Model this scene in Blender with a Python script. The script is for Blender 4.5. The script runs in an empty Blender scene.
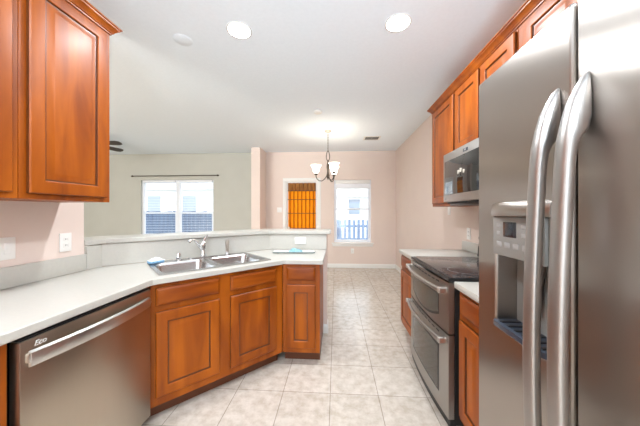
import bpy, bmesh, math, random
from mathutils import Vector, Matrix
random.seed(7)
PI = math.pi
C = bpy.context.scene.collection
SC = bpy.context.scene

# ------------------------------------------------------------------ camera
EYE = 1.33
F_PX = 255.0
YAW = math.atan(16 / F_PX)
cd = bpy.data.cameras.new('camera'); cam = bpy.data.objects.new('camera', cd); C.objects.link(cam)
cam.location = (0, 0, EYE); cam.rotation_euler = (PI / 2, 0, YAW)
cd.sensor_width = 36; cd.lens = F_PX / 640 * 36; cd.shift_y = -1 / 640; cd.clip_start = 0.01
SC.camera = cam

# ------------------------------------------------------------------ view, world, sun
SC.view_settings.view_transform = 'Standard'; SC.view_settings.look = 'None'
SC.view_settings.gamma = 1; SC.view_settings.use_curve_mapping = False
SC.view_settings.exposure = 1.45
SC.cycles.max_bounces = 10; SC.cycles.diffuse_bounces = 6; SC.cycles.glossy_bounces = 5
SC.cycles.transparent_max_bounces = 12
SC.cycles.sample_clamp_indirect = 6; SC.cycles.caustics_reflective = False; SC.cycles.caustics_refractive = False
w = bpy.data.worlds.new('sky'); SC.world = w; w.use_nodes = True
bg = w.node_tree.nodes['Background']; bg.inputs[0].default_value = (0.84, 0.92, 1.0, 1); bg.inputs[1].default_value = 1.25
sd = bpy.data.lights.new('sun', 'SUN'); sd.energy = 1.2; sd.angle = 0.02; sd.color = (1, .95, .86)
sun = bpy.data.objects.new('sun', sd); C.objects.link(sun); sun.rotation_euler = (math.radians(42), 0, math.radians(20))
# added fill lights outside unseen back-wall openings, standing in for daylight
def area(name, loc, rot, sx, sy, power, col):
    d = bpy.data.lights.new(name, 'AREA'); d.shape = 'RECTANGLE'; d.size = sx; d.size_y = sy; d.energy = power; d.color = col
    o = bpy.data.objects.new(name, d); C.objects.link(o); o.location = loc; o.rotation_euler = rot
    return o
area('fill_kitchen', (-0.6, -3.12, 1.45), (PI / 2, 0, 0), 2.6, 2.2, 6, (.92, .97, 1))
area('fill_living', (-4.6, -3.14, 1.5), (PI / 2, 0, 0), 2.6, 1.9, 120, (1, .98, .93))
# assumed flash lamp, added behind the camera to light the ceiling
fd_ = bpy.data.lights.new('assumed_flash', 'SPOT'); fd_.energy = 500; fd_.spot_size = math.radians(90); fd_.spot_blend = 1; fd_.shadow_soft_size = .3; fd_.color = (.76, .89, 1)
fo_ = bpy.data.objects.new('assumed_flash', fd_); C.objects.link(fo_); fo_.location = (.62, -2.3, 1.6); fo_.rotation_euler = (PI / 2 + math.radians(42), 0, math.radians(8))
CAN_POWER = 10
BULB_POWER = .8

# ------------------------------------------------------------------ materials
def mat(name, col, rough=.5, metal=0.0, coat=0.0, spec=.5, emit=None, estr=0, trans=0):
    m = bpy.data.materials.new(name); m.use_nodes = True
    b = m.node_tree.nodes['Principled BSDF']
    b.inputs['Base Color'].default_value = (*col, 1); b.inputs['Roughness'].default_value = rough
    b.inputs['Metallic'].default_value = metal; b.inputs['Coat Weight'].default_value = coat
    b.inputs['Coat Roughness'].default_value = .28
    b.inputs['Specular IOR Level'].default_value = spec
    b.inputs['Transmission Weight'].default_value = trans
    if emit: b.inputs['Emission Color'].default_value = (*emit, 1); b.inputs['Emission Strength'].default_value = estr
    return m
def nodes(m): return m.node_tree.nodes, m.node_tree.links, m.node_tree.nodes['Principled BSDF']
def mottle(m, c1, c2, scale=(8, 8, 8), detail=4, lo=.35, hi=.65, bump=0, rough=None, space='Object', dist=0.0):
    n, l, b = nodes(m)
    tc = n.new('ShaderNodeTexCoord'); mp = n.new('ShaderNodeMapping'); mp.inputs['Scale'].default_value = scale
    ns = n.new('ShaderNodeTexNoise'); ns.inputs['Scale'].default_value = 1; ns.inputs['Detail'].default_value = detail
    ns.inputs['Distortion'].default_value = dist
    r = n.new('ShaderNodeValToRGB'); r.color_ramp.elements[0].position = lo; r.color_ramp.elements[1].position = hi
    r.color_ramp.elements[0].color = (*c1, 1); r.color_ramp.elements[1].color = (*c2, 1)
    l.new(tc.outputs[space], mp.inputs[0]); l.new(mp.outputs[0], ns.inputs[0]); l.new(ns.outputs[0], r.inputs[0])
    l.new(r.outputs[0], b.inputs['Base Color'])
    if bump:
        bp = n.new('ShaderNodeBump'); bp.inputs['Strength'].default_value = bump; bp.inputs['Distance'].default_value = .002
        l.new(ns.outputs[0], bp.inputs['Height']); l.new(bp.outputs[0], b.inputs['Normal'])
    if rough:
        mr = n.new('ShaderNodeMapRange'); mr.inputs[3].default_value = rough[0]; mr.inputs[4].default_value = rough[1]
        l.new(ns.outputs[0], mr.inputs[0]); l.new(mr.outputs[0], b.inputs['Roughness'])
    return m
def wood(name, c1, c2, scale):
    return mottle(mat(name, c1, .45, 0, .12, .25), c1, c2, scale, 5, .3, .7, 0, None, 'Object', .6)
M = {}
WA, WB = (.195, .036, .0015), (.41, .099, .003)
M['wood'] = wood('stained_maple', WA, WB, (9, 9, 1.3))
M['wood_h'] = wood('stained_maple_cross', WA, WB, (1.3, 9, 9))
M['glaze'] = mat('dark_glaze_in_groove', (.11, .028, .004), .4, 0, .2)
M['kick'] = mat('toe_kick_stain', (.12, .034, .01), .5)
M['black'] = mat('black_plastic', (.012, .012, .013), .35)
M['void'] = mat('black_appliance_side', (.01, .01, .01), .6)
def steel(name, col, scale, rough):
    m = mat(name, col, .3, 1.0); n, l, b = nodes(m)
    mottle(m, tuple(c * .965 for c in col), col, scale, 3, .2, .8, 0, rough)
    return m
M['steel'] = steel('brushed_steel', (.43, .41, .39), (2, 2, 3), (.27, .31))
M['steel_h'] = steel('brushed_steel_polished', (.40, .385, .37), (60, 60, 2), (.36, .40))
def brushed(m, aniso=.92):
    n, l, b = nodes(m); t = n.new('ShaderNodeTangent'); t.direction_type = 'RADIAL'; t.axis = 'Z'
    l.new(t.outputs[0], b.inputs['Tangent']); b.inputs['Anisotropic'].default_value = aniso
brushed(M['steel'])
M['steel_fr'] = steel('dark_brushed_steel', (.41, .375, .34), (2, 2, 3), (.27, .31)); brushed(M['steel_fr'])
M['steel_dw'] = steel('smudged_steel', (.52, .455, .37), (40, 40, 5), (.27, .36))
M['steel_l'] = mat('satin_steel', (.66, .65, .63), .3, 1)
M['chrome'] = mat('chrome', (.80, .80, .80), .09, 1)
M['basin'] = mat('sink_steel', (.50, .50, .495), .27, 1)
M['counter'] = mottle(mat('cream_laminate', (.8, .76, .68), .28), (.50, .485, .44), (.52, .505, .455), (60, 60, 60), 3)
M['wall'] = mottle(mat('blush_wall_paint', (.7, .56, .49), .75), (.76, .64, .575), (.775, .655, .585), (3, 3, 3), 2, bump=.05)
M['wall_grey'] = mottle(mat('sage_grey_wall_paint', (.5, .5, .44), .75), (.50, .495, .445), (.515, .51, .46), (3, 3, 3), 2, bump=.05)
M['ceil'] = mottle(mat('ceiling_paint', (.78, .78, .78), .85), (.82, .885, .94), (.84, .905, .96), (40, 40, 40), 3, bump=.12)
M['white'] = mat('white_trim_paint', (.80, .79, .76), .4)
M['plate'] = mat('white_plate_plastic', (.84, .83, .80), .35)
M['slot'] = mat('slot_dark', (.10, .10, .10), .5)
M['grey'] = mat('grey_panel_plastic', (.30, .29, .28), .4)
M['grey2'] = mat('pale_grey_plastic', (.23, .225, .21), .4)
M['tray'] = mat('blue_grey_tray', (.04, .05, .07), .3)
M['lcd'] = mat('dark_display', (.02, .02, .025), .15)
M['cook'] = mottle(mat('ceramic_glass', (.03, .025, .025), .12), (.035, .028, .027), (.085, .07, .066), (90, 90, 90), 2)
M['oglass'] = mat('oven_window_glass', (.05, .045, .035), .08)
M['mglass'] = mat('microwave_window_glass', (.012, .012, .012), .05, 0, 0, .7)
M['bronze'] = mat('dark_bronze', (.075, .055, .04), .4, .7)
M['nickel'] = mat('brushed_nickel', (.55, .50, .44), .3, 1)
M['frost'] = mat('frosted_shade_glass', (.95, .93, .88), .4, 0, 0, .5, (1, .93, .80), 2.0)
M['can'] = mat('recessed_lamp_lens', (1, 1, 1), .5, 0, 0, .5, (1, .98, .95), 9)
M['blade'] = mat('dark_fan_blade', (.05, .038, .03), .5)
M['blue'] = mottle(mat('blue_sponge', (.2, .4, .62), .9), (.16, .36, .60), (.30, .52, .74), (150, 150, 150), 3, bump=.4)
M['cloth'] = mottle(mat('white_cloth', (.8, .84, .87), .9), (.74, .82, .88), (.86, .88, .9), (60, 60, 60), 3, bump=.3)
M['teal'] = mottle(mat('pale_teal_cloth', (.4, .58, .62), .9), (.16, .36, .42), (.30, .50, .55), (60, 60, 60), 3, bump=.3)
M['bglass'] = mat('glass_board_face', (.76, .75, .70), .12)
M['bedge'] = mat('glass_board_edge', (.09, .15, .15), .15)
M['vinyl'] = mat('white_vinyl', (.82, .85, .9), .4)
M['slat'] = mat('white_blind_slat', (.86, .88, .92), .5)
M['fence'] = mottle(mat('weathered_fence', (.3, .36, .46), .8), (.02, .055, .13), (.05, .11, .21), (12, 12, 1), 4)
M['fencep'] = mottle(mat('pale_fence', (.55, .6, .7), .8), (.12, .18, .30), (.19, .26, .38), (12, 12, 1), 4)
M['grass'] = mottle(mat('yard_ground', (.45, .45, .4), .9), (.40, .42, .36), (.58, .57, .5), (3, 3, 3), 4)
M['siding'] = mottle(mat('pale_siding', (.75, .75, .75), .8), (.70, .71, .73), (.78, .78, .78), (1, 1, 20), 2)
M['rooft'] = mottle(mat('grey_shingle', (.45, .46, .5), .9), (.42, .44, .48), (.52, .53, .56), (4, 4, 12), 3)
M['winglass'] = mat('house_window', (.25, .3, .38), .1)
M['leaf'] = mottle(mat('blue_green_hedge', (.08, .14, .16), .9), (.05, .11, .14), (.14, .22, .24), (14, 14, 14), 5)

# pane glass: mostly clear with a faint sheen
g = bpy.data.materials.new('window_pane_glass'); g.use_nodes = True; n, l = g.node_tree.nodes, g.node_tree.links
n.clear(); o_ = n.new('ShaderNodeOutputMaterial'); mx = n.new('ShaderNodeMixShader'); mx.inputs[0].default_value = .06
t_ = n.new('ShaderNodeBsdfTransparent'); gl = n.new('ShaderNodeBsdfGlossy'); gl.inputs['Roughness'].default_value = .03
l.new(t_.outputs[0], mx.inputs[1]); l.new(gl.outputs[0], mx.inputs[2]); l.new(mx.outputs[0], o_.inputs[0]); M['pane'] = g
# backlit curtain fabric
g = bpy.data.materials.new('orange_curtain_fabric'); g.use_nodes = True; n, l = g.node_tree.nodes, g.node_tree.links
n.clear(); o_ = n.new('ShaderNodeOutputMaterial'); mx = n.new('ShaderNodeMixShader'); mx.inputs[0].default_value = .30
a_ = n.new('ShaderNodeBsdfDiffuse'); b_ = n.new('ShaderNodeBsdfTranslucent')
a_.inputs[0].default_value = (.85, .28, .015, 1); b_.inputs[0].default_value = (.95, .36, .015, 1)
l.new(a_.outputs[0], mx.inputs[1]); l.new(b_.outputs[0], mx.inputs[2]); l.new(mx.outputs[0], o_.inputs[0]); M['curtain'] = g
tc = n.new('ShaderNodeTexCoord'); wv = n.new('ShaderNodeTexWave'); wv.bands_direction = 'X'; wv.inputs['Scale'].default_value = 3.3; wv.inputs['Distortion'].default_value = .6
wv.inputs['Detail'].default_value = 1; wr = n.new('ShaderNodeValToRGB'); wr.color_ramp.elements[0].position = .08; wr.color_ramp.elements[1].position = .5
wr.color_ramp.elements[0].color = (.40, .10, .006, 1); wr.color_ramp.elements[1].color = (.95, .34, .016, 1)  # dark stripes in the colour stand in for pleat shading
l.new(tc.outputs['Object'], wv.inputs[0]); l.new(wv.outputs['Color'], wr.inputs[0])
for q_ in (a_, b_): l.new(wr.outputs[0], q_.inputs[0])
M['valance'] = mottle(mat('brown_orange_valance', (.3, .12, .03), .9), (.20, .075, .02), (.40, .17, .04), (40, 4, 4), 2)
M['muntin_shade'] = mat('muntin_shadow_brown', (.10, .04, .015), .6)  # brown of the bars that imitate muntin shadows

# floor tiles
m = mat('beige_ceramic_tile', (.6, .52, .43), .24); n, l, b = nodes(m)
tc = n.new('ShaderNodeTexCoord'); mp = n.new('ShaderNodeMapping'); T = .3475
mp.inputs['Location'].default_value = (.042 + 30 * T, -1.871 + 30 * T, 0)
br = n.new('ShaderNodeTexBrick'); br.offset = 0; br.squash = 1
br.inputs['Scale'].default_value = 1; br.inputs['Brick Width'].default_value = T; br.inputs['Row Height'].default_value = T
br.inputs['Mortar Size'].default_value = .0028; br.inputs['Mortar Smooth'].default_value = .2; br.inputs['Bias'].default_value = 0
br.inputs['Color1'].default_value = (.58, .525, .455, 1); br.inputs['Color2'].default_value = (.635, .58, .51, 1); br.inputs['Mortar'].default_value = (.34, .295, .245, 1)
l.new(tc.outputs['Object'], mp.inputs[0]); l.new(mp.outputs[0], br.inputs[0])
ns = n.new('ShaderNodeTexNoise'); ns.inputs['Scale'].default_value = 14; ns.inputs['Detail'].default_value = 7; ns.inputs['Roughness'].default_value = .65
l.new(tc.outputs['Object'], ns.inputs[0])
rp = n.new('ShaderNodeValToRGB'); rp.color_ramp.elements[0].position = .36; rp.color_ramp.elements[1].position = .62
rp.color_ramp.elements[0].color = (.80, .765, .72, 1); rp.color_ramp.elements[1].color = (1.04, 1.04, 1.04, 1)
l.new(ns.outputs[0], rp.inputs[0])
mm = n.new('ShaderNodeMixRGB'); mm.blend_type = 'MULTIPLY'; mm.inputs[0].default_value = 1
l.new(br.outputs[0], mm.inputs[1]); l.new(rp.outputs[0], mm.inputs[2]); l.new(mm.outputs[0], b.inputs['Base Color'])
bp = n.new('ShaderNodeBump'); bp.invert = True; bp.inputs['Strength'].default_value = .4; bp.inputs['Distance'].default_value = .003
l.new(br.outputs['Fac'], bp.inputs['Height']); l.new(bp.outputs[0], b.inputs['Normal']); M['tile'] = m

# ------------------------------------------------------------------ mesh helpers
class MB:
    def __init__(s): s.v = []; s.f = []; s.m = []
    def add(s, vs, fs, mi=0):
        k = len(s.v); s.v += [tuple(v) for v in vs]; s.f += [[i + k for i in f] for f in fs]
        s.m += (mi if isinstance(mi, list) else [mi] * len(fs)); return s
    def frombm(s, bm, mi=0):
        bm.verts.index_update(); s.add([v.co[:] for v in bm.verts], [[v.index for v in f.verts] for f in bm.faces], mi); bm.free(); return s
    def box(s, x0, y0, z0, x1, y1, z1, bev=0, seg=2, mi=0):
        bm = bmesh.new(); bmesh.ops.create_cube(bm, size=1)
        for v in bm.verts: v.co = Vector(((x0 + x1) / 2 + v.co.x * (x1 - x0), (y0 + y1) / 2 + v.co.y * (y1 - y0), (z0 + z1) / 2 + v.co.z * (z1 - z0)))
        if bev: bmesh.ops.bevel(bm, geom=bm.edges[:], offset=bev, segments=seg, affect='EDGES', profile=.5)
        return s.frombm(bm, mi)
    def rings(s, rs, cap0=True, cap1=True, mi=None, closed=False):
        nn = len(rs[0]); vs = [p for r in rs for p in r]; fs = []; ms = []
        R = len(rs)
        for k in range(R if closed else R - 1):
            for i in range(nn):
                j = (i + 1) % nn; k2 = (k + 1) % R
                fs.append([k * nn + i, k * nn + j, k2 * nn + j, k2 * nn + i]); ms.append(mi[k] if mi else 0)
        if not closed:
            if cap0: fs.append(list(range(nn))[::-1]); ms.append(mi[0] if mi else 0)
            if cap1: fs.append([(R - 1) * nn + i for i in range(nn)]); ms.append(mi[-1] if mi else 0)
        return s.add(vs, fs, ms)
    def lathe(s, prof, c=(0, 0, 0), n=24, axis='Z', cap0=True, cap1=True):
        rs = []
        for r, h in prof:
            ring = []
            for i in range(n):
                a = 2 * PI * i / n; x, y = r * math.cos(a), r * math.sin(a)
                p = (x, y, h) if axis == 'Z' else ((h, x, y) if axis == 'X' else (y, h, x))
                ring.append((c[0] + p[0], c[1] + p[1], c[2] + p[2]))
            rs.append(ring)
        return s.rings(rs, cap0, cap1)
    def tube(s, pts, r, n=10, closed=False):
        pts = [Vector(p) for p in pts]; rs = []; N = len(pts); up = None
        for i, p in enumerate(pts):
            a = pts[(i - 1) % N] if (closed or i > 0) else p; b = pts[(i + 1) % N] if (closed or i < N - 1) else p
            t = (b - a).normalized()
            if up is None: up = t.orthogonal().normalized()
            up = (up - t * up.dot(t)).normalized(); sd_ = t.cross(up)
            rr = r[i] if isinstance(r, (list, tuple)) else r
            rs.append([tuple(p + (up * math.cos(2 * PI * k / n) + sd_ * math.sin(2 * PI * k / n)) * rr) for k in range(n)])
        return s.rings(rs, closed=closed)
    def prism(s, outer, lo, hi, holes=(), axis='Z', mi=0):
        """polygon (with holes) extruded; axis Z: (x,y)->z ; axis Y: (x,z)->y ; axis X: (y,z)->x"""
        def P(a, b, t): return (a, b, t) if axis == 'Z' else ((a, t, b) if axis == 'Y' else (t, a, b))
        bm = bmesh.new(); loops = [outer] + list(holes)
        for L in loops:
            vs = [bm.verts.new((a, b, 0)) for a, b in L]
            for i in range(len(vs)): bm.edges.new((vs[i], vs[(i + 1) % len(vs)]))
        bmesh.ops.triangle_fill(bm, use_beauty=True, use_dissolve=False, edges=bm.edges[:])
        bm.verts.index_update()
        base = [v.co[:2] for v in bm.verts]; tri = [[v.index for v in f.verts] for f in bm.faces]; bm.free()
        nn = len(base); fs = tri + [[i + nn for i in f][::-1] for f in tri]; k = 0
        for L in loops:
            for i in range(len(L)): j = (i + 1) % len(L); fs.append([k + i, k + j, k + j + nn, k + i + nn])
            k += len(L)
        return s.add([P(a, b, lo) for a, b in base] + [P(a, b, hi) for a, b in base], fs, mi)
    def sweep(s, prof, path):
        """profile (out, z) swept with mitres along an open 2D path; out is to the right of travel"""
        rs = []; N = len(path); pv = [Vector(p) for p in path]
        for i in range(N):
            d0 = (pv[i] - pv[i - 1]).normalized() if i > 0 else None; d1 = (pv[i + 1] - pv[i]).normalized() if i < N - 1 else None
            nr = lambda d: Vector((d.y, -d.x))
            if d0 is None: nv = nr(d1)
            elif d1 is None: nv = nr(d0)
            else:
                q = (nr(d0) + nr(d1)).normalized(); nv = q / max(.2, q.dot(nr(d0)))
            rs.append([(pv[i].x + nv.x * o, pv[i].y + nv.y * o, z) for o, z in prof])
        return s.rings(rs)
    def move(s, mtx): s.v = [tuple(mtx @ Vector(v)) for v in s.v]; return s
    def build(s, name, ms, parent=None, smooth=40, loc=None):
        me = bpy.data.meshes.new(name); me.from_pydata(s.v, [], s.f)
        for q in (ms if isinstance(ms, (list, tuple)) else [ms]): me.materials.append(q)
        for p, i in zip(me.polygons, s.m): p.material_index = i
        bm = bmesh.new(); bm.from_mesh(me); bmesh.ops.recalc_face_normals(bm, faces=bm.faces[:]); bm.to_mesh(me); bm.free()
        if smooth:
            me.polygons.foreach_set('use_smooth', [True] * len(me.polygons)); me.set_sharp_from_angle(angle=math.radians(smooth))
        o = bpy.data.objects.new(name, me); C.objects.link(o)
        if parent: o.parent = parent
        if loc: o.location = loc
        return o
def tag(o, label=None, cat=None, group=None, kind=None):
    if label: o['label'] = label
    if cat: o['category'] = cat
    if group: o['group'] = group
    if kind: o['kind'] = kind
    return o
def thing(name, label, cat, loc=(0, 0, 0), rz=0, group=None, kind=None):
    o = bpy.data.objects.new(name, None); o.empty_display_size = .1; C.objects.link(o); o.location = loc; o.rotation_euler = (0, 0, rz)
    return tag(o, label, cat, group, kind)
def struct(mb, name, m, label=None, cat=None, smooth=30):
    return tag(mb.build(name, m, None, smooth), label, cat, None, 'structure')
def rrect(cx, cy, hx, hy, r, n=6):
    out = []
    for sx, sy, a0 in ((1, 1, 0), (-1, 1, PI / 2), (-1, -1, PI), (1, -1, 1.5 * PI)):
        for i in range(n + 1):
            a = a0 + PI / 2 * i / n; out.append((cx + sx * (hx - r) + r * math.cos(a), cy + sy * (hy - r) + r * math.sin(a)))
    return out
def wall_box(mb, ax, p0, p1, a0, a1, z0, z1, holes=()):
    """wall slab between p0..p1 on axis ax ('Y': spans x a0..a1), with rectangular openings (a,b,za,zb)"""
    outer = [(a0, z0), (a1, z0), (a1, z1), (a0, z1)]
    hs = [[(a, za), (b, za), (b, zb), (a, zb)] for a, b, za, zb in holes]
    return mb.prism(outer, p0, p1, hs, axis=ax)

# ------------------------------------------------------------------ room shell
H = 2.78
XL, XR, YF, YB = -1.80, 1.41, 6.12, -3.0
XLL = -7.1
fl = MB().box(XLL, YB, -.08, XR, YF, 0); struct(fl, 'floor', M['tile'], 'beige square tile floor', 'floor')
struct(MB().box(XLL, YB, H, XR, YF, H + .08), 'ceiling', M['ceil'], 'white painted ceiling', 'ceiling')
struct(MB().box(XR, YB - .12, 0, XR + .12, YF + .12, H), 'wall_right', M['wall'], 'blush wall behind the range', 'wall')
struct(MB().box(XL - .12, YB, 0, XL, 1.715, H), 'wall_left', M['wall'], 'blush wall under the left cabinets', 'wall')
WIN = (-.045, .83, .60, 2.10); DOOR = (-1.215, -.435, 0, 2.08)
struct(wall_box(MB(), 'Y', YF, YF + .12, -1.70, XR + .12, 0, H, [WIN, (DOOR[0], DOOR[1], .004, DOOR[3])]), 'wall_far', M['wall'], 'blush end wall of the dining area', 'wall')
LWIN = (-4.90, -3.02, .62, 2.13)
struct(wall_box(MB(), 'Y', YF, YF + .12, XLL - .12, -1.80, 0, H, [LWIN]), 'wall_living', M['wall_grey'], 'sage grey wall with the wide window', 'wall')
st = MB().box(-1.90, 5.62, 0, -1.70, YF + .12, H)
o = struct(st, 'wall_partition', M['wall'], 'narrow blush wall stub between living and dining areas', 'wall')
SLW = (2.0, 4.0, .7, 2.1)
struct(MB().box(XLL - .12, YB, 0, XLL, YF + .12, H), 'wall_side', M['wall_grey'])
struct(wall_box(MB(), 'Y', YB - .12, YB, XLL - .12, XR, 0, H, [(-1.9, .7, .35, 2.55), (-5.9, -3.3, .55, 2.45)]), 'wall_back', M['wall'])  # openings added to let the fill lights in

# bar half wall, clad with the counter laminate on the kitchen side
AX, AY = .7365, .6765                                   # direction of the diagonal bar
bar_in = [(-1.80, 1.835), (-.742, 2.81), (-.10, 2.81), (-.10, 2.95), (-.795, 2.95), (-1.92, 1.92), (-1.92, 1.715), (-1.80, 1.715)]
struct(MB().prism(bar_in, 0, 1.085), 'wall_bar', M['wall'], 'half wall carrying the raised bar', 'wall')
bl = [(-1.14, 2.78), (-1.14, 2.802)]
spl = [(-1.795, 1.832), (-.742, 2.805), (-.145, 2.805), (-.145, 2.80), (-.740, 2.80), (-1.795, 1.825)]
bar_panel = MB().prism([(-1.7985, 1.836), (-.742, 2.809), (-.105, 2.809), (-.105, 2.797), (-.738, 2.797), (-1.779, 1.836), (-1.779, 1.717), (-1.7985, 1.717)], .916, 1.0835)
tag(bar_panel.build('bar_backsplash', M['counter'], None, 30), 'cream backsplash panel rising behind the sink to the raised bar', 'backsplash')
slab = [(-1.797, 1.722), (-1.757, 1.845), (-.73, 2.78), (-.06, 2.78), (-.06, 3.07), (-.84, 3.07), (-2.02, 2.0), (-2.02, 1.722)]
s = MB().prism(slab, 1.087, 1.127)
o = s.build('breakfast_bar', M['counter'], None, 30); tag(o, 'cream raised bar top running along the half wall', 'bar')
bv = o.modifiers.new('bev', 'BEVEL'); bv.width = .006; bv.segments = 3; bv.limit_method = 'ANGLE'
o.data.polygons.foreach_set('use_smooth', [False] * len(o.data.polygons))

# baseboards
def bb(name, path, m='white'):
    prof = [(0, 0), (.014, 0), (.014, .075), (.008, .09), (.004, .095), (0, .095)]
    return struct(MB().sweep(prof, path), name, M[m])
bb('baseboard_far', [(DOOR[1] + .075, YF - .001), (XR - .002, YF - .001)])
bb('baseboard_far', [(-1.698, YF - .001), (DOOR[0] - .075, YF - .001)])
bb('baseboard_right', [(XR - .001, YF - .016), (XR - .001, 2.93)])
bb('baseboard_bar', [(-.137, 2.809), (-.0995, 2.809), (-.0995, 2.952), (-.30, 2.952)])
bb('baseboard_living', [(XLL, YF - .001), (-1.905, YF - .001)])
bb('baseboard_partition', [(-1.9, 5.619), (-1.699, 5.619), (-1.699, YF - .015)])

# ------------------------------------------------------------------ windows and door
def window(name, x0, x1, z0, z1, mull, sill, label):
    r = thing(name, label, 'window', ((x0 + x1) / 2, YF, z0), 0, None, 'structure'); wd = (x1 - x0) / 2; ht = z1 - z0
    e = .035
    MB().prism([(-wd, 0), (wd, 0), (wd, ht), (-wd, ht)], .055, .112, [[(-wd + e, e), (wd - e, e), (wd - e, ht - e), (-wd + e, ht - e)]], 'Y').build('window_frame', M['vinyl'], r)
    xs = [-wd + e] + ([-.0, .0] if mull else []) + [wd - e]
    if mull: MB().box(-.05, .05, e, .05, .112, ht - e, .004).build('mullion', M['vinyl'], r)
    spans = [(-wd + e, -.05), (.05, wd - e)] if mull else [(-wd + e, wd - e)]
    zm = ht * .455 if mull else ht * .535
    for a, b in spans:
        for (za, zb, y0) in ((e, zm + .02, .064), (zm - .02, ht - e, .082)):
            q = .03
            f = MB().prism([(a, za), (b, za), (b, zb), (a, zb)], y0, y0 + .02, [[(a + q, za + q), (b - q, za + q), (b - q, zb - q), (a + q, zb - q)]], 'Y').build('sash', M['vinyl'], r)
            MB().box(a + q, y0 + .008, za + q, b - q, y0 + .012, zb - q).build('pane', M['pane'], f)
    if sill:
        MB().box(-wd - .06, -.05, -.028, wd + .06, .055, -.002, .006).build('sill', M['white'], r)
        MB().box(-wd - .04, -.016, -.09, wd + .04, -.001, -.029, .004).build('apron', M['white'], r)
    else:
        MB().box(-wd - .03, -.04, -.025, wd + .03, .055, -.002, .005).build('sill', M['white'], r)
    return r
window('window_1', LWIN[0], LWIN[1], LWIN[2], LWIN[3], True, False, 'wide white twin window in the grey living room wall')
window('window_2', WIN[0], WIN[1], WIN[2], WIN[3], False, True, 'white sash window right of the dining door')

d = thing('door_1', 'white glazed door with an orange curtain', 'door', ((DOOR[0] + DOOR[1]) / 2, YF, 0), 0, None, 'structure')
hw = (DOOR[1] - DOOR[0]) / 2
cs = MB()
for sx in (-1, 1):
    a, b = sorted((sx * hw, sx * (hw + .07))); cs.box(a, -.018, 0, b, -.001, 2.08, .004)
cs.box(-hw - .07, -.018, 2.081, hw + .07, -.001, 2.15, .004); cs.build('casing', M['white'], d)
jb = MB(); jb.prism([(-hw, .005), (-hw + .02, .005), (-hw + .02, 2.06), (hw - .02, 2.06), (hw - .02, .005), (hw, .005), (hw, 2.079), (-hw, 2.079)], .0, .11, (), 'Y'); jb.build('jamb', M['white'], d)
a = hw - .024; gx = .295
MB().prism([(-a, .01), (a, .01), (a, 2.056), (-a, 2.056)], .045, .088, [[(-gx, .22), (gx, .22), (gx, 1.985), (-gx, 1.985)]], 'Y').build('door_slab', M['white'], d)
MB().box(-gx, .064, .22, gx, .068, 1.985).build('pane', M['pane'], d)
hd = MB(); hd.lathe([(.028, 0), (.028, -.008), (.011, -.01), (.011, -.05), (.024, -.055), (.026, -.075), (.018, -.085)], (-a + .05, .045, .95), 18, 'Y'); hd.build('door_knob', M['nickel'], d)
MB().lathe([(.028, 0), (.028, -.012), (.02, -.018)], (-a + .05, .045, 1.10), 18, 'Y').build('deadbolt', M['nickel'], d)
# curtain over the glass
ct = thing('door_curtain', 'orange pleated curtain hanging over the glass of the dining door', 'curtain', ((DOOR[0] + DOOR[1]) / 2, YF + .012, .20), 0)
def pleat(x0, x1, z0, z1, amp, k, y=0.0):
    N = 110; mb = MB(); fr = []; bk = []
    for i in range(N + 1):
        x = x0 + (x1 - x0) * i / N; yy = y - amp * (abs(math.sin(PI * k * i / N)) ** .7 - .5) * 2
        fr.append((x, yy)); bk.append((x, yy + .0012))
    vs = []; fs = []
    for x, yy in fr: vs += [(x, yy, z0), (x, yy, z1)]
    k0 = len(vs)
    for x, yy in bk: vs += [(x, yy, z0), (x, yy, z1)]
    for i in range(N): fs.append([2 * i, 2 * i + 2, 2 * i + 3, 2 * i + 1])
    return mb.add(vs[:k0], fs)
pleat(-.335, .335, 0, 1.64, .020, 7).build('curtain_panel', M['curtain'], ct)
pleat(-.338, .338, 1.635, 1.83, .020, 7, -.006).build('curtain_heading', M['valance'], ct)
for z in (.74, 1.10, 1.43, 1.64):  # muntin shadows on the fabric, modelled as dark bars
    MB().tube([(-.34, -.02, z), (.34, -.02, z)], .008, 8).build('muntin_shadow_bar', M['muntin_shade'], ct)

# window dressing
def blind(name, x0, x1, ztop, zbot, n_, label, ang=.12):
    r = thing(name, label, 'window blind', ((x0 + x1) / 2, YF + .03, ztop), 0); wd = (x1 - x0) / 2
    MB().box(-wd, -.022, -.045, wd, .022, -.002, .004).build('head_rail', M['slat'], r)
    sl = MB(); q = (ztop - zbot - .06) / n_
    for i in range(n_):
        z = -.06 - q * i; c_, s_ = .018 * math.cos(ang), .018 * math.sin(ang)
        sl.add([(-wd, -c_, z - s_), (wd, -c_, z - s_), (wd, c_, z + s_), (-wd, c_, z + s_), (-wd, -c_, z - s_ + .0022), (wd, -c_, z - s_ + .0022), (wd, c_, z + s_ + .0022), (-wd, c_, z + s_ + .0022)],
               [[0, 1, 2, 3], [7, 6, 5, 4], [0, 4, 5, 1], [1, 5, 6, 2], [2, 6, 7, 3], [3, 7, 4, 0]])
    sl.build('slats', M['slat'], r, 0)
    return r
lm = (LWIN[0] + LWIN[1]) / 2
blind('window_blind', LWIN[0] + .04, lm - .052, LWIN[3] - .01, LWIN[2] + .04, 34, 'white slatted blind in left half of the living room window', .05)
blind('window_blind', lm + .052, LWIN[1] - .04, LWIN[3] - .01, LWIN[2] + .04, 34, 'white slatted blind in right half of the living room window', .05)
rs = thing('roller_shade', 'white shade rolled up at top of the dining window', 'window shade', ((WIN[0] + WIN[1]) / 2, YF + .03, WIN[3] - .005), 0)
MB().box(-.41, -.03, -.085, .41, .02, 0, .01).build('cassette', M['white'], rs)
MB().box(-.40, .0, -.19, .40, .004, -.083).build('fabric', M['slat'], rs)
MB().box(-.40, -.004, -.205, .40, .008, -.188, .003).build('hem_bar', M['white'], rs)
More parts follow.
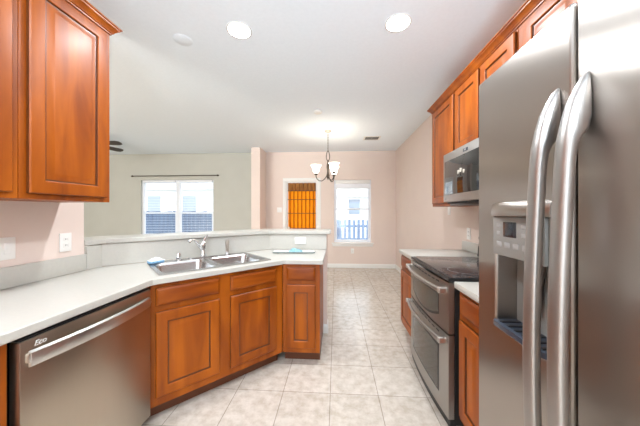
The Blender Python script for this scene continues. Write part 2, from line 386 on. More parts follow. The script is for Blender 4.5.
rd = thing('curtain_rod', 'thin dark bronze curtain rod above the living room window', 'curtain rod', (-3.98, YF - .06, 2.225), 0)
MB().tube([(-1.07, 0, 0), (1.07, 0, 0)], .011, 10).build('rod', M['bronze'], rd)
for sx in (-1, 1):
    MB().lathe([(.008, 0), (.02, .015), (.022, .03), (.012, .05), (.003, .062)], (0, 0, 0), 12, 'X').move(Matrix.Translation((sx * 1.07, 0, 0)) @ Matrix.Scale(sx, 4, (1, 0, 0))).build('finial', M['bronze'], rd)
for x in (-1.0, 0, 1.0):
    MB().tube([(x, .0, 0), (x, .058, 0)], .006, 8).build('rod_bracket', M['bronze'], rd)

# ------------------------------------------------------------------ cabinets
DOORP = [(0, .021, 1), (0, .006, 0), (.005, .001, 0), (.010, 0, 0), (.062, 0, 0), (.066, .003, 1), (.068, .010, 1), (.075, .0105, 0), (.104, .001, 0), (.108, .0008, 0)]
DRAWP = [(0, .021, 1), (0, .010, 0), (.005, .006, 0), (.018, .001, 0), (.022, 0, 0)]
def panel(x0, x1, z0, z1, prof, y=-.021):
    rs = []; mi = []
    for ins, dep, g_ in prof:
        rs.append([(x0 + ins, y + dep, z0 + ins), (x1 - ins, y + dep, z0 + ins), (x1 - ins, y + dep, z1 - ins), (x0 + ins, y + dep, z1 - ins)]); mi.append(g_)
    return MB().rings(rs, True, True, mi)
def cab_door(name, par, x0, x1, z0, z1): return panel(x0, x1, z0, z1, DOORP).build(name, [M['wood'], M['glaze']], par, 25)
def cab_drawer(par, x0, x1, z0, z1): return panel(x0, x1, z0, z1, DRAWP).build('drawer_front', [M['wood_h'], M['glaze']], par, 25)
def base_cab(label, loc, rz, w_, dp, doors, drawers, ht=.874, group='base cabinets', hollow=False):
    r = thing('base_cabinet', label, 'base cabinet', loc, rz, group)
    if hollow:
        q = MB().prism([(0, 0), (w_, 0), (w_, dp), (0, dp)], .10, ht, [[(.02, .022), (.02, dp - .01), (w_ - .02, dp - .01), (w_ - .02, .022)]])
        q.box(.02, .022, .10, w_ - .02, dp - .01, .118); q.build('carcass', M['wood'], r, 0)
    else: MB().box(0, 0, .10, w_, dp, ht, .0015, 1).build('carcass', M['wood'], r)
    MB().box(0.004, .075, 0.001, w_ - .004, dp, .0995).build('toe_kick', M['kick'], r)
    for x0, x1, z0, z1 in drawers: cab_drawer(r, x0, x1, z0, z1)
    for x0, x1, z0, z1 in doors: cab_door('cabinet_door', r, x0, x1, z0, z1)
    return r
# left run: cabinet before the dishwasher
base_cab('stained base cabinet left of the dishwasher, cut off by the frame edge', (-1.16, -.30, 0), PI / 2, 1.13, .60,
         [(.06, .53, .14, .70), (.56, 1.06, .14, .70)], [(.06, .53, .735, .845), (.56, 1.06, .735, .845)])
# diagonal sink base
sb = base_cab('wide stained sink base cabinet set diagonally in the corner', (-1.1585, 1.5245, 0), PI / 4, .975, .50,
         [(.027, .424, .155, .695), (.507, .904, .155, .695)], [(.027, .424, .735, .848), (.507, .904, .735, .848)], hollow=True)
# stile between dishwasher and corner cabinet
tag(MB().box(-1.60, 1.498, .10, -1.162, 1.518, .874).build('cabinet_filler', M['wood'], None, 0), 'narrow stained filler strip between dishwasher and corner sink cabinet', 'cabinet filler')
# peninsula end cabinet
base_cab('narrow stained base cabinet at the free end of the peninsula', (-.466, 2.215, 0), 0, .326, .58,
         [(.036, .287, .145, .697)], [(.036, .287, .735, .848)])
# right run
base_cab('stained base cabinet on far side of the range', (.735, 2.905, 0), -PI / 2, .51, .66,
         [(.03, .48, .14, .70)], [(.03, .48, .735, .85)])
base_cab('stained base cabinet between the range and the refrigerator', (.735, 1.568, 0), -PI / 2, .585, .66,
         [(.03, .285, .14, .70), (.31, .56, .14, .70)], [(.03, .285, .735, .85), (.31, .56, .735, .85)])

def upper_cab(label, loc, rz, w_, dp, z0, z1, doors):
    r = thing('wall_cabinet', label, 'wall cabinet', loc, rz, 'wall cabinets')
    MB().box(0, 0, z0, w_, dp, z1, .0015, 1).build('carcass', M['wood'], r)
    for x0, x1, a_, b_ in doors: cab_door('cabinet_door', r, x0, x1, a_, b_)
    return r
# left wall
LZ0, LZ1 = 1.392, 2.505
upper_cab('stained wall cabinet nearest the corner on the left wall, with crown above', (-1.46, 1.085, 0), PI / 2, .475, .338, LZ0, LZ1, [(.03, .44, LZ0 + .028, 2.46)])
upper_cab('stained wall cabinet at left frame edge, second from the corner', (-1.46, .16, 0), PI / 2, .923, .338, LZ0, LZ1, [(.03, .445, LZ0 + .028, 2.46), (.475, .893, LZ0 + .028, 2.46)])
CROWN = [(o_ * .62, h_ * .62) for o_, h_ in [(0, 0), (.010, 0), (.012, .012), (.022, .018), (.026, .03), (.048, .055), (.060, .064), (.062, .075), (.074, .080), (.074, .092), (0, .092)]]
def crown(name, path, z, label):
    return tag(MB().sweep([(o_, z + h_) for o_, h_ in CROWN], path).build(name, [M['wood_h'], M['glaze']], None, 25), label, 'crown moulding')
def crown2(path, z, label):
    return crown('crown_molding', path, z, label)
crown2([(-1.459, .17), (-1.459, 1.561), (-1.797, 1.561)], LZ1 - .03, 'stained crown moulding topping the left wall cabinets')
# right wall
RX = 1.09; RZ0, RZ1 = 1.388, 2.47
upper_cab('tall stained wall cabinet left of the microwave, farthest on right wall', (RX, 2.955, 0), -PI / 2, .565, .318, RZ0, RZ1, [(.03, .535, RZ0 + .03, 2.418)])
upper_cab('short stained wall cabinet directly above the microwave', (RX, 2.388, 0), -PI / 2, .790, .318, 1.848, RZ1, [(.012, .385, 1.868, 2.418), (.415, .78, 1.868, 2.418)])
upper_cab('stained wall cabinet above the refrigerator, nearest on right wall', (RX, 1.596, 0), -PI / 2, 1.56, .318, 1.87, RZ1, [(.06, .44, 1.90, 2.418), (.47, .99, 1.90, 2.418), (1.02, 1.53, 1.90, 2.418)])
crown2([(1.408, 2.956), (1.089, 2.956), (1.089, .05)], RZ1 - .035, 'stained crown moulding topping the right wall cabinets')

# ------------------------------------------------------------------ counters
def s45(t, o): return ((t - o) * .70711, (t + o) * .70711)      # along / across the diagonal
SO0, SO1, ST0, ST1 = 1.93, 2.475, .312, 1.150
hole = [s45(ST0 + .02, SO0 + .02), s45(ST1 - .02, SO0 + .02), s45(ST1 - .02, SO1 - .02), s45(ST0 + .02, SO1 - .02)]
cnt = MB().prism([(-1.13, -.30), (-1.13, 1.507), (-.447, 2.19), (-.112, 2.19), (-.112, 2.796), (-.738, 2.796), (-1.797, 1.821), (-1.797, -.30)], .876, .914, [hole])
o = cnt.build('worktop', M['counter'], None, 0); tag(o, 'long cream worktop over the dishwasher and around the sink', 'worktop')
bv = o.modifiers.new('bev', 'BEVEL'); bv.width = .005; bv.segments = 3; bv.limit_method = 'ANGLE'
tag(MB().box(-1.798, -.30, .9155, -1.778, 1.715, 1.03, .003).build('backsplash', M['counter']), 'cream backsplash strip along the left wall under the outlets', 'backsplash')
o = MB().box(.705, 2.387, .876, 1.408, 2.915, .914, .005).build('worktop', M['counter']); tag(o, 'small cream worktop on far side of the range', 'worktop')
tag(MB().box(1.388, 2.387, .9155, 1.408, 2.915, 1.015, .003).build('backsplash', M['counter']), 'short cream backsplash strip behind the far right worktop', 'backsplash')
o = MB().box(.705, .985, .876, 1.408, 1.575, .914, .005).build('worktop', M['counter']); tag(o, 'small cream worktop between range and refrigerator', 'worktop')

# ------------------------------------------------------------------ sink
sk = thing('double_sink', 'stainless double bowl sink set into the diagonal worktop', 'sink', (*s45((ST0 + ST1) / 2, (SO0 + SO1) / 2), .914), PI / 4)
sw, sdp = (ST1 - ST0) / 2, (SO1 - SO0) / 2
bowls = [(-.203, -.032, .188, .205), (.203, -.032, .188, .205)]
rim = MB(); rim.prism(rrect(0, 0, sw, sdp, .025), .001, .006, [rrect(bx, by, hx, hy, .06, 8)[::-1] for bx, by, hx, hy in bowls]); rim.build('rim', M['basin'], sk)
for bx, by, hx, hy in bowls:
    rs = []
    for ins, z in ((0, .004), (.006, -.004), (.012, -.02), (.022, -.12), (.035, -.155), (.06, -.17)):
        rs.append([(x, y, z) for x, y in rrect(bx, by, hx - ins, hy - ins, .06 - ins * .3, 8)])
    bo = MB().rings(rs, False, True).build('bowl', M['basin'], sk, 60)
    MB().lathe([(.045, -.1695), (.043, -.167), (.03, -.168), (.008, -.1685)], (bx, by + .02, 0), 20).build('drain', M['chrome'], bo)
def s_loc(t, o): return (*s45(t, o), .9205)
fc = thing('kitchen_faucet', 'chrome single lever faucet behind the middle of the sink', 'faucet', s_loc(.735, 2.435), PI / 4)
MB().prism(rrect(0, 0, .125, .028, .027), 0, .008).build('base_plate', M['chrome'], fc)
MB().lathe([(.027, .008), (.027, .03), (.023, .05), (.023, .10), (.026, .108), (.026, .13), (.015, .145), (.004, .15)], (0, 0, 0), 20).build('body', M['chrome'], fc)
MB().tube([(0, 0, .055), (-.03, -.015, .10), (-.06, -.03, .14), (-.085, -.05, .165), (-.11, -.07, .172), (-.13, -.085, .168), (-.14, -.092, .155)], [.017, .016, .015, .014, .014, .014, .014], 12).build('spout', M['chrome'], fc)
MB().tube([(0, 0, .14), (.018, .008, .165), (.035, .014, .19), (.042, .016, .20)], [.012, .011, .009, .006], 10).build('lever', M['chrome'], fc)
sp = thing('sink_sprayer', 'chrome side sprayer standing right of the faucet', 'sprayer', s_loc(.955, 2.435), PI / 4)
MB().lathe([(.024, 0), (.024, .006), (.016, .012), (.015, .03)], (0, 0, 0), 18).build('collar', M['chrome'], sp)
MB().lathe([(.011, .03), (.013, .05), (.017, .09), (.018, .12), (.014, .135), (.006, .14)], (0, 0, 0), 18).build('spray_head', M['nickel'], sp)
ag = thing('air_gap', 'short chrome air gap cap left of the faucet', 'air gap cap', s_loc(.535, 2.435), PI / 4)
MB().lathe([(.026, 0), (.026, .006), (.021, .01)], (0, 0, 0), 18).build('flange', M['chrome'], ag)
MB().lathe([(.021, .0105), (.021, .05), (.018, .058), (.008, .061)], (0, 0, 0), 18).build('cap', M['chrome'], ag)

# sponge and cloth on the sink corner
sp = thing('dish_sponge', 'blue sponge with a white cloth on left corner of the sink', 'sponge', s_loc(.365, 2.40), PI / 4 + .25)
MB().box(-.052, -.036, .001, .052, .036, .022, .008, 3).build('sponge_pad', M['blue'], sp)
def crumple(mb, hx, hy, z0, amp, seed, n_=14):
    rnd = random.Random(seed); ph = [rnd.uniform(0, 6) for _ in range(6)]; vs = []; fs = []
    def hgt(u, v): return max(0, 1 - abs(u) ** 3) * max(0, 1 - abs(v) ** 3) * amp * (.62 + .22 * math.sin(4 * u + ph[0]) + .16 * math.sin(6 * v + ph[1] + 2 * u) + .10 * math.sin(9 * u - 5 * v + ph[2]))
    for lay in (0, 1):
        for i in range(n_ + 1):
            for j in range(n_ + 1):
                u, v = -1 + 2 * i / n_, -1 + 2 * j / n_
                e = 1 + .10 * math.sin(5 * u + ph[3]) * math.cos(4 * v + ph[4])
                vs.append((u * hx * e, v * hy * e, z0 + (hgt(u, v) + .003 if lay else 0)))
    q = n_ + 1; L = q * q
    for i in range(n_):
        for j in range(n_):
            a_ = i * q + j; fs += [[a_, a_ + 1, a_ + q + 1, a_ + q], [L + a_, L + a_ + q, L + a_ + q + 1, L + a_ + 1]]
    for i in range(n_):
        for a_, b_ in ((i * q, (i + 1) * q), ((i + 1) * q + n_, i * q + n_), (i + 1, i), (n_ * q + i, n_ * q + i + 1)): fs.append([a_, b_, b_ + L, a_ + L])
    return mb.add(vs, fs)
crumple(MB(), .05, .035, .0225, .024, 3).build('cloth', M['cloth'], sp, 80)

# glass board and cloth at the peninsula end
cb = thing('cutting_board', 'thin glass cutting board with dark edges lying on the peninsula worktop', 'cutting board', (-.43, 2.62, .9145), .03)
MB().prism(rrect(0, 0, .215, .085, .03), .004, .011).build('board', [M['bedge']], cb)
MB().prism(rrect(0, 0, .212, .082, .028), .0112, .0124).build('board_face', M['bglass'], cb)
for sx in (-1, 1):
    for sy in (-1, 1): MB().lathe([(.01, .0003), (.01, .004)], (sx * .18, sy * .055, 0), 10).build('foot', M['black'], cb)
cl = crumple(MB(), .065, .05, .0005, .034, 11).build('dish_cloth', M['teal'], None, 80); cl.location = (-.415, 2.595, .927); cl.rotation_euler = (0, 0, .15)
tag(cl, 'crumpled pale teal dish cloth lying on the glass cutting board', 'cloth')

# ------------------------------------------------------------------ text helper
def text(body, size, par, loc, rot, m, name='lettering', ext=.0006, shear=0, align='CENTER'):
    cu = bpy.data.curves.new(name, 'FONT'); cu.body = body; cu.size = size; cu.extrude = ext; cu.shear = shear; cu.align_x = align; cu.align_y = 'CENTER'
    t_ = bpy.data.objects.new(name, cu); C.objects.link(t_)
    me = bpy.data.meshes.new_from_object(t_.evaluated_get(bpy.context.evaluated_depsgraph_get()))
    bpy.data.objects.remove(t_); me.materials.clear(); me.materials.append(m)
    o = bpy.data.objects.new(name, me); C.objects.link(o); o.parent = par; o.location = loc; o.rotation_euler = rot
    return o

# ------------------------------------------------------------------ dishwasher
dw = thing('dishwasher', 'stainless dishwasher under the left worktop', 'dishwasher', (-1.132, .846, 0), PI / 2)
W = .646
MB().box(.004, .045, .11, W - .004, .58, .868).build('tub', M['void'], dw)
MB().box(.01, .09, .002, W - .01, .55, .109).build('kick_plate', M['void'], dw)
MB().box(0, 0, .085, W, .044, .858, .004).build('door', M['steel_dw'], dw)
MB().box(.006, .006, .8585, W - .006, .044, .866, .002).build('top_edge', M['black'], dw)
hp = []
for i in range(25):
    u = -1 + 2 * i / 24
    x = W / 2 + u * (W / 2 - .022); yy = -.012 - .045 * (1 - u * u); z = .788 + .008 * (1 - u * u)
    hp.append((x, yy, z))
rs = []
for i, (x, y, z) in enumerate(hp):
    rs.append([(x, y + .008, z - .030), (x, y - .004, z - .026), (x, y - .008, z), (x, y - .004, z + .024), (x, y + .008, z + .030)])
MB().rings(rs).build('handle', M['steel_l'], dw, 50)
for x in (.03, W - .03): MB().box(x - .014, -.013, .776, x + .014, .003, .81, .003).build('handle_foot', M['steel_l'], dw)
text('Eco', .028, dw, (.062, -.001, .834), (PI / 2, 0, 0), M['plate'], 'logo', .0006, .3)

# ------------------------------------------------------------------ range
rg = thing('double_oven_range', 'stainless double oven range with black glass cooktop', 'range', (.685, 2.382, 0), -PI / 2)
W = .785
MB().box(.002, .036, .03, W - .002, .70, .905).build('body', M['void'], rg)
for x in (.06, W - .06):
    for y in (.1, .62): MB().lathe([(.018, .001), (.018, .0295)], (x, y, 0), 10).build('foot', M['black'], rg)
MB().prism([(0.006, .0), (W - .006, 0), (W, .03), (W, .60), (0, .60), (0, .03)], .9055, .924).build('cooktop_frame', M['black'], rg)
MB().box(  .012, .02, .9242, W - .012, .584, .928, .0015).build('cooktop', M['cook'], rg)
for bx, by, r_ in ((.2, .2, .09), (.57, .2, .11), (.2, .48, .08), (.57, .48, .08)):
    MB().lathe([(r_, .9282), (r_, .9285), (r_ - .003, .9285), (r_ - .003, .9282)], (bx, by, 0), 32, cap0=False, cap1=False).build('burner_ring', M['grey'], rg)
BOW = .022
def bow(x): return -BOW * (1 - (2 * x / W - 1) ** 2)
def oven_front(name, z0, z1, par=rg, x0=.003, x1=W - .003, yo=0, th=.034, m='steel'):
    xs = [x0 + (x1 - x0) * i / 20 for i in range(21)]
    return MB().prism([(x, bow(x) + yo) for x in xs] + [(x, bow(x) + yo + th) for x in xs[::-1]], z0, z1).build(name, M[m], par, 40)
def strip(name, par, x0, x1, zt, zb, yo, m, th=.003, N=24):
    """patch following the bowed oven front; zt, zb are functions of -1..1"""
    rs = []
    for i in range(N + 1):
        u = -1 + 2 * i / N; x = x0 + (x1 - x0) * i / N; y = bow(x) + yo
        rs.append([(x, y, zb(u)), (x, y, zt(u)), (x, y + th, zt(u)), (x, y + th, zb(u))])
    return MB().rings(rs).build(name, M[m], par, 40)
def oven_handle(par, z):
    N = 24; pts = []
    for i in range(N + 1):
        x = .035 + (W - .07) * i / N; u = 2 * i / N - 1
        pts.append((x, bow(x) - .030 - .020 * (1 - u * u), z + .0 * u))
    h_ = MB().tube(pts, .013, 12).build('handle', M['steel_h'], par, 60)
    for x in (.035, W - .035): MB().box(x - .015, bow(x) - .05, z - .018, x + .015, bow(x) + .002, z + .018, .006, 3).build('handle_end', M['steel_l'], h_)
ud = oven_front('upper_oven_door', .585, .898)
strip('window', ud, .12, .65, lambda u: .79, lambda u: .675 - .055 * (1 - u * u), -.002, 'oglass')
strip('window_trim', ud, .105, .665, lambda u: .80, lambda u: .662 - .058 * (1 - u * u), -.001, 'black', .002)
oven_handle(ud, .845)
ld = oven_front('lower_oven_door', .065, .575)
strip('window', ld, .12, .65, lambda u: .455, lambda u: .17 - .0 * (1 - u * u), -.002, 'oglass')
strip('window_trim', ld, .105, .665, lambda u: .468, lambda u: .157, -.001, 'black', .002)
oven_handle(ld, .535)
for par, z in ((ud, .878), (ld, .552)):
    for i in range(9):
        x = .10 + i * .065; MB().box(x, bow(x + .025) - .0015, z - .006, x + .045, bow(x + .025) + .004, z + .003).build('vent_slot', M['black'], par)
oven_front('base_panel', .012, .060, yo=.01, m='black')
bg_ = MB(); bg_.prism([(.585, .93), (.712, .93), (.712, 1.165), (.63, 1.165), (.592, 1.03)], 0.002, W - .002, (), 'X'); bg_ = bg_.build('control_backguard', M['black'], rg)
bg2 = MB().prism([(.588, 1.025), (.60, 1.02), (.63, 1.15), (.619, 1.152)], .01, W - .01, (), 'X').build('control_panel', M['steel'], bg_)
for x in (.06, .15, W - .15, W - .06):
    MB().lathe([(.024, 0), (.022, -.022), (.018, -.028)], (x, .602, 1.10), 16, 'Y').build('knob', M['black'], bg_)
MB().box(W / 2 - .1, .592, 1.07, W / 2 + .1, .612, 1.125, .003).build('clock_display', M['lcd'], bg_)

# ------------------------------------------------------------------ microwave
mw = thing('microwave', 'stainless over the range microwave under the short wall cabinet', 'microwave', (.975, 2.385, 1.405), -PI / 2)
W = .783; MH = .438
MB().box(0, .035, 0, W, .432, MH, .003).build('body', M['void'], mw)
MB().box(.0, 0.0, .012, W, .0345, MH, .004).build('door', M['steel'], mw)
MB().box(.03, -.003, .075, .655, .004, .37, .003).build('window', M['mglass'], mw)
MB().box(.70, -.002, .085, .77, .004, .36, .002).build('control_panel', M['lcd'], mw)
MB().box(.36, -.0025, .385, .43, .002, .41, .002).build('badge', M['tray'], mw)
text('GE', .017, mw, (.395, -.0032, .3975), (PI / 2, 0, 0), M['plate'], 'badge_lettering')
MB().box(.022, -.0025, .03, .062, .002, .055, .002).build('energy_mark', M['grey'], mw)
MB().tube([(.678, .0, .10), (.678, -.035, .12), (.678, -.04, .22), (.678, -.035, .32), (.678, 0, .34)], .010, 10).build('handle', M['steel_h'], mw, 60)
MB().box(.02, .05, -.018, W - .02, .42, -.0005, .003).build('vent_grille', M['black'], mw)

# ------------------------------------------------------------------ refrigerator
fr = thing('refrigerator', 'large stainless side by side refrigerator at the right', 'refrigerator', (.52, .965, 0), -PI / 2)
W = .91; FT = 1.795; SEAM = .373
MB().box(.006, .078, .03, W - .006, .85, 1.765).build('cabinet_body', M['grey'], fr)
MB().box(.02, .05, .005, W - .02, .80, .029).build('base_foot', M['black'], fr)
MB().box(.01, .03, .03, W - .01, .077, .058).build('kick_grille', M['black'], fr)
DZ0, DZ1, DX0, DX1 = .965, 1.345, .098, .305
fd = MB()
hole = [(DX0, DZ0), (DX1, DZ0), (DX1, DZ1), (DX0, DZ1)]
fd.prism([(0, .062), (SEAM - .004, .062), (SEAM - .004, FT), (0, FT)], .0, .072, [hole], 'Y')
fdo = fd.build('freezer_door', M['steel_fr'], fr, 0)
bv = fdo.modifiers.new('bev', 'BEVEL'); bv.width = .008; bv.segments = 3; bv.limit_method = 'ANGLE'
rdo = MB().box(SEAM + .004, 0, .062, W, .072, FT, .009, 3).build('fridge_door', M['steel_fr'], fr)
MB().box(SEAM - .003, .03, .062, SEAM + .003, .07, FT - .002).build('door_gasket', M['black'], fr)
for x in (.05, W - .05): MB().box(x - .035, .03, FT + .001, x + .035, .14, FT + .022, .006).build('hinge_cover', M['grey'], fr)
# dispenser
dz = MB()
dz.box(DX0, .0665, DZ0, DX1, .0715, 1.20); dz.build('dispenser_back', M['grey2'], fdo)
cv = MB(); N = 12
pts = [(DX0 - .012 + (DX1 - DX0 + .024) * i / N, 0) for i in range(N + 1)]
rs = []
for x, _ in pts:
    u = (x - (DX0 + DX1) / 2) / ((DX1 - DX0) / 2 + .012); y = -.006 - .022 * (1 - u * u)
    rs.append([(x, y, 1.318), (x, y - .002, 1.326), (x, y + .002, 1.352), (x, y + .008, 1.358), (x, .005, 1.362), (x, .005, 1.316)])
cv.rings(rs).build('dispenser_hood', M['steel_fr'], fdo, 50)
MB().box(DX0, -.008, 1.195, DX1, .066, 1.317, .003).build('dispenser_panel', M['grey2'], fdo)
dp = MB().box(.150, -.0095, 1.255, .205, -.004, 1.30, .001).build('dispenser_display', M['lcd'], fdo)
for i in range(5):
    x = .118 + i * .037; MB().box(x, -.0092, 1.222, x + .024, -.007, 1.238, .001).build('dispenser_button', M['grey'], fdo)
for i in range(2):
    for x in (.118, .225): MB().box(x, -.0092, 1.258 + .024 * i, x + .018, -.007, 1.270 + .024 * i, .001).build('dispenser_button', M['grey'], fdo)
MB().prism([(DX0, -.006), (DX0 + .01, -.012), (DX1 - .01, -.012), (DX1, -.006), (DX1, .066), (DX0, .066)], .967, .982).build('drip_tray', M['tray'], fdo)
tr = MB()
for i in range(6):
    x = .118 + i * .032; tr.box(x, .0, .9822, x + .012, .058, .985, .001)
tr.build('drip_grate', M['black'], fdo)
MB().tube([(.20, .060, 1.19), (.20, .045, 1.12), (.20, .04, 1.06)], [.02, .018, .02], 10).build('dispenser_paddle', M['grey'], fdo)
def fridge_handle(par, x):
    st_ = []
    top = [(1.620, -.001, .002, .004), (1.610, -.010, .0, .009), (1.59, -.021, .0, .013), (1.56, -.035, .0, .017), (1.525, -.045, -.001, .019), (1.50, -.050, -.006, .0195), (1.485, -.053, -.020, .019), (1.465, -.055, -.028, .0185), (1.43, -.058, -.032, .018)]
    for z, f_, b_, hw_ in top: st_.append((z, f_, b_, hw_))
    for i in range(1, 12):
        u = i / 12; z = 1.43 + (.58 - 1.43) * u; q = math.sin(PI * u) * .014; st_.append((z, -.058 - q, -.032 - q, .018))
    for z, f_, b_, hw_ in top[::-1]: st_.append((1.43 + .58 - z, f_, b_, hw_))
    rs = []
    for z, f_, b_, hw_ in st_:
        cy, hy = (f_ + b_) / 2, (b_ - f_) / 2; ring = []
        for k in range(20):
            a_ = 2 * PI * k / 20; ca, sa = math.cos(a_), math.sin(a_)
            ring.append((x + hw_ * math.copysign(abs(ca) ** .7, ca), cy + hy * math.copysign(abs(sa) ** .7, sa), z))
        rs.append(ring)
    return MB().rings(rs).build('handle', M['steel_h'], par, 60)
fridge_handle(fdo, .332)
fridge_handle(rdo, .403)

# ------------------------------------------------------------------ plates on walls
def plate(name, label, cat, loc, rz, w_, h_, kind, n_=1, group='wall plates'):
    r = thing(name, label, cat, loc, rz, group)
    MB().box(-w_ / 2, -.007, -h_ / 2, w_ / 2, -.0005, h_ / 2, .002).build('cover_plate', M['plate'], r)
    for i in range(n_):
        x = (i - (n_ - 1) / 2) * .046 
        if kind == 'outlet':
            horiz = w_ > h_ and n_ == 1
            for s_ in (-1, 1):
                cx, cz = (x + s_ * .02, 0) if horiz else (x, s_ * .02)
                MB().box(cx - .014, -.0085, cz - .014, cx + .014, -.006, cz + .014, .003).build('receptacle', M['plate'], r)
                sl = MB()
                for q in (-.005, .005): sl.box(cx + q - .0012, -.0092, cz - .004, cx + q + .0012, -.0082, cz + .006)
                sl.build('slots', M['slot'], r)
        else:
            MB().box(x - .016, -.0095, -.032, x + .016, -.006, .032, .002).build('rocker', M['plate'], r)
    return r
plate('wall_outlet', 'white outlet on the left wall, near the corner by the bar', 'outlet', (XL, 1.587, 1.129), PI / 2, .075, .122, 'outlet')
plate('light_switch', 'white double switch plate at left frame edge under wall cabinets', 'light switch', (XL, 1.262, 1.13), PI / 2, .118, .122, 'switch', 2)
plate('wall_outlet', 'white sideways outlet on the cream bar backsplash', 'outlet', (-.392, 2.7965, 1.015), 0, .122, .075, 'outlet')
plate('light_switch', 'white light switch left of the curtained dining door', 'light switch', (-1.37, YF, 1.38), 0, .115, .12, 'switch', 2)
plate('wall_outlet', 'white outlet low on the wall below the dining window', 'outlet', (.39, YF, .40), 0, .075, .12, 'outlet')
plate('wall_outlet', 'white outlet above the far right worktop', 'outlet', (XR, 2.80, 1.10), -PI / 2, .075, .122, 'outlet')
plate('light_switch', 'small white plate on right wall just below the farthest cabinet', 'light switch', (XR, 3.27, 1.345), -PI / 2, .075, .10, 'switch')

# ------------------------------------------------------------------ ceiling fittings
def can(x, y, label, seen=True):
    r = thing('recessed_light', label, 'ceiling light', (x, y, H), 0, 'recessed ceiling lights')
    MB().lathe([(.084, -.001), (.098, -.001), (.098, -.003), (.092, -.006), (.086, -.006), (.084, -.003)], (0, 0, 0), 32, cap0=False, cap1=False).build('trim_ring', M['white'], r)
    MB().lathe([(.0, -.002), (.0835, -.002), (.0835, -.005), (.0, -.006)], (0, 0, 0), 32, cap0=False, cap1=False).build('lamp_lens', M['can'], r)
    ld_ = bpy.data.lights.new('can_lamp', 'AREA'); ld_.shape = 'DISK'; ld_.size = .13; ld_.energy = CAN_POWER; ld_.color = (.90, .95, 1)
    lo = bpy.data.objects.new('can_lamp', ld_); C.objects.link(lo); lo.parent = r; lo.location = (0, 0, -.012)
can(-.77, 1.99, 'round recessed ceiling light on the left, above the sink')
can(.475, 1.99, 'round recessed ceiling light on the right, before the range')
can(-.77, .15, 'added unseen recessed ceiling light behind the camera on the left')  # out-of-view lamp added to brighten the room
can(.475, -1.2, 'added unseen recessed ceiling light behind the camera on the right')  # second lamp added out of view for more light
ch = thing('chandelier', 'dark bronze three arm chandelier with white bell shades', 'chandelier', (-.143, 4.56, H), 0)
MB().lathe([(.0, -.03), (.02, -.032), (.05, -.02), (.062, -.006), (.062, -.001)], (0, 0, 0), 24).build('canopy', M['nickel'], ch)
z = -.032; k = 0; cnm = MB()
while z > -.36:
    pts = []
    for i in range(12):
        a_ = 2 * PI * i / 12; q = (.007 * math.cos(a_), 0, .016 * math.sin(a_)); q = q if k % 2 else (0, q[0], q[2]); pts.append((q[0], q[1], z - .016 + q[2]))
    cnm.tube(pts, .0025, 6, True); z -= .024; k += 1
cnm.build('chain', M['bronze'], ch)
lp = []
for i in range(20):
    a_ = 2 * PI * i / 20; lp.append((.030 * math.cos(a_) * (1 - .25 * math.sin(a_)), 0, -.445 + .085 * math.sin(a_)))
MB().tube(lp, .007, 8, True).build('loop', M['bronze'], ch)
MB().lathe([(.004, -.52), (.014, -.53), (.012, -.56), (.022, -.60), (.026, -.65), (.016, -.70), (.020, -.76), (.030, -.80), (.022, -.84), (.010, -.86), (.004, -.88)], (0, 0, 0), 18).build('stem', M['bronze'], ch)
for k, a0 in enumerate((PI, PI / 3, -PI / 3)):
    cA, sA = math.cos(a0), math.sin(a0)
    prof = [(.02, -.80), (.06, -.86), (.11, -.895), (.16, -.89), (.20, -.855), (.215, -.81), (.215, -.785)]
    arm = MB().tube([(r_ * cA, r_ * sA, z_) for r_, z_ in prof], .008, 8).build('arm', M['bronze'], ch, 60)
    cx, cy = .215 * cA, .215 * sA
    MB().lathe([(.012, -.79), (.03, -.782), (.034, -.77), (.02, -.755), (.020, -.73)], (cx, cy, 0), 16).build('candle_cup', M['bronze'], arm)
    MB().lathe([(.026, -.752), (.045, -.735), (.058, -.70), (.066, -.655), (.082, -.625), (.095, -.615), (.092, -.613), (.080, -.622), (.063, -.655), (.055, -.70), (.042, -.732), (.024, -.748)], (cx, cy, 0), 28, cap0=False, cap1=False).build('lamp_shade', M['frost'], arm, 60)
    pd = bpy.data.lights.new('bulb', 'POINT'); pd.energy = BULB_POWER; pd.color = (1, .92, .82); pd.shadow_soft_size = .03
    po = bpy.data.objects.new('bulb', pd); C.objects.link(po); po.parent = ch; po.location = (cx, cy, -.66)
vt = thing('ceiling_vent', 'small dark slotted air vent in the dining ceiling', 'air vent', (.70, 5.05, H), 0)
MB().prism([(-.16, -.125), (.16, -.125), (.16, .125), (-.16, .125)], -.008, -.001, [[(-.13, -.10), (.13, -.10), (.13, .10), (-.13, .10)]]).build('vent_frame', M['white'], vt)
MB().box(-.13, -.10, -.003, .13, .10, -.001).build('vent_backing', M['slot'], vt)
sl = MB()
for i in range(5): sl.box(-.13, -.09 + i * .04, -.006, .13, -.083 + i * .04, -.0035)
for x in (-.006,): sl.box(x, -.10, -.0065, x + .012, .10, -.0035)
sl.build('vent_slats', M['grey2'], vt)
tag(MB().lathe([(.06, -.001), (.06, -.022), (.05, -.032), (.02, -.035)], (-.258, 3.65, H), 24).build('smoke_detector', M['white']), 'small white round detector on the ceiling before the chandelier', 'smoke detector')
tag(MB().lathe([(.075, -.001), (.074, -.003), (.068, -.005), (.02, -.006)], (-1.287, 2.07, H), 28).build('speaker_cover', M['ceil']), 'flat round white cover on the ceiling left of the recessed lights', 'ceiling cover')

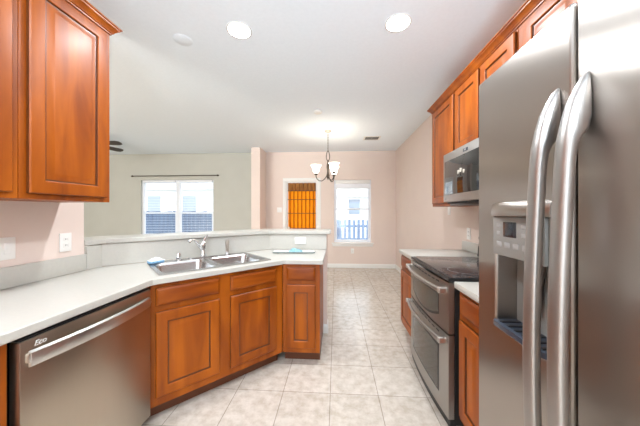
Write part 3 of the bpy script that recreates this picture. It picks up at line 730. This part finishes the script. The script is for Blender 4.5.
fn = thing('ceiling_fan', 'dark bladed ceiling fan half hidden behind the left cabinet', 'ceiling fan', (-4.72, 4.55, H), 0)
MB().lathe([(.07, -.001), (.065, -.03), (.02, -.05)], (0, 0, 0), 20).build('canopy', M['bronze'], fn)
MB().tube([(0, 0, -.04), (0, 0, -.08)], .012, 10).build('downrod', M['bronze'], fn)
MB().lathe([(.03, -.07), (.10, -.085), (.12, -.13), (.10, -.18), (.05, -.195)], (0, 0, 0), 24).build('motor', M['bronze'], fn)
MB().lathe([(.05, -.196), (.10, -.22), (.11, -.26), (.06, -.305), (.01, -.315)], (0, 0, 0), 24).build('light_bowl', M['white'], fn)
for k in range(5):
    a0 = .06 + k * 2 * PI / 5
    R_ = Matrix.Rotation(a0, 4, 'Z') @ Matrix.Translation((0, 0, -.15)) @ Matrix.Rotation(-.3, 4, 'X')
    MB().box(.09, -.02, -.006, .22, .02, .004, .002).move(R_).build('blade_iron', M['bronze'], fn)
    MB().prism([(.20, -.055), (.58, -.072), (.64, -.05), (.66, 0), (.64, .05), (.58, .072), (.20, .055)], .0045, .012).move(R_).build('blade', M['blade'], fn)

# ------------------------------------------------------------------ outside
struct(MB().box(-20, YF + .13, -.25, 16, 30, -.15), 'ground', M['grass'], 'pale yard beyond the windows', 'ground')
def fence(name, x0, x1, y, ht, m, label, gap=.012, bw=.14):
    r = thing(name, label, 'fence', ((x0 + x1) / 2, y, -.15)); x = x0; bd = MB(); c0 = (x0 + x1) / 2; i = 0
    while x < x1:
        bd.box(x - c0, 0, .02, min(x + bw, x1) - c0, .02, ht + .015 * math.sin(i * 2.1)); x += bw + gap; i += 1
    bd.build('boards', M[m], r, 0)
    for z in (.35, ht - .3): MB().box(x0 - c0, .021, z, x1 - c0, .06, z + .09).build('rail', M[m], r, 0)
    for k in range(int((x1 - x0) / 2.4) + 1):
        px = x0 - c0 + .05 + k * 2.4; MB().box(px, .061, .0, px + .09, .15, ht + .02).build('post', M[m], r, 0)
fence('board_fence', -11, -3.2, 9.2, 1.50, 'fence', 'blue grey board fence seen through the living room window')
fence('picket_fence', -2.4, 5.0, 10.2, 1.17, 'fencep', 'pale picket fence seen through the dining window', .07, .11)
def house(label, x, y, w_, dp, ht):
    r = thing('neighbor_house', label, 'house', (x, y, -.15))
    MB().box(-w_ / 2, 0, 0, w_ / 2, dp, ht).build('walls', M['siding'], r, 0)
    MB().prism([(-w_ / 2 - .4, ht), (w_ / 2 + .4, ht), (w_ / 2 - 1.6, ht + 1.7), (-w_ / 2 + 1.6, ht + 1.7)], -.4, dp + .4, (), 'Y').build('roof', M['rooft'], r, 0)
    for k in (-.3, 0, .3): MB().box(k * w_ - .45, -.03, 1.3, k * w_ + .45, .01, 2.5, .01).build('window', M['winglass'], r)
house('pale house beyond the fence outside the living room window', -9.5, 16, 8, 6, 2.9)
house('pale house far outside the dining window', 1.5, 21, 9, 6, 2.7)
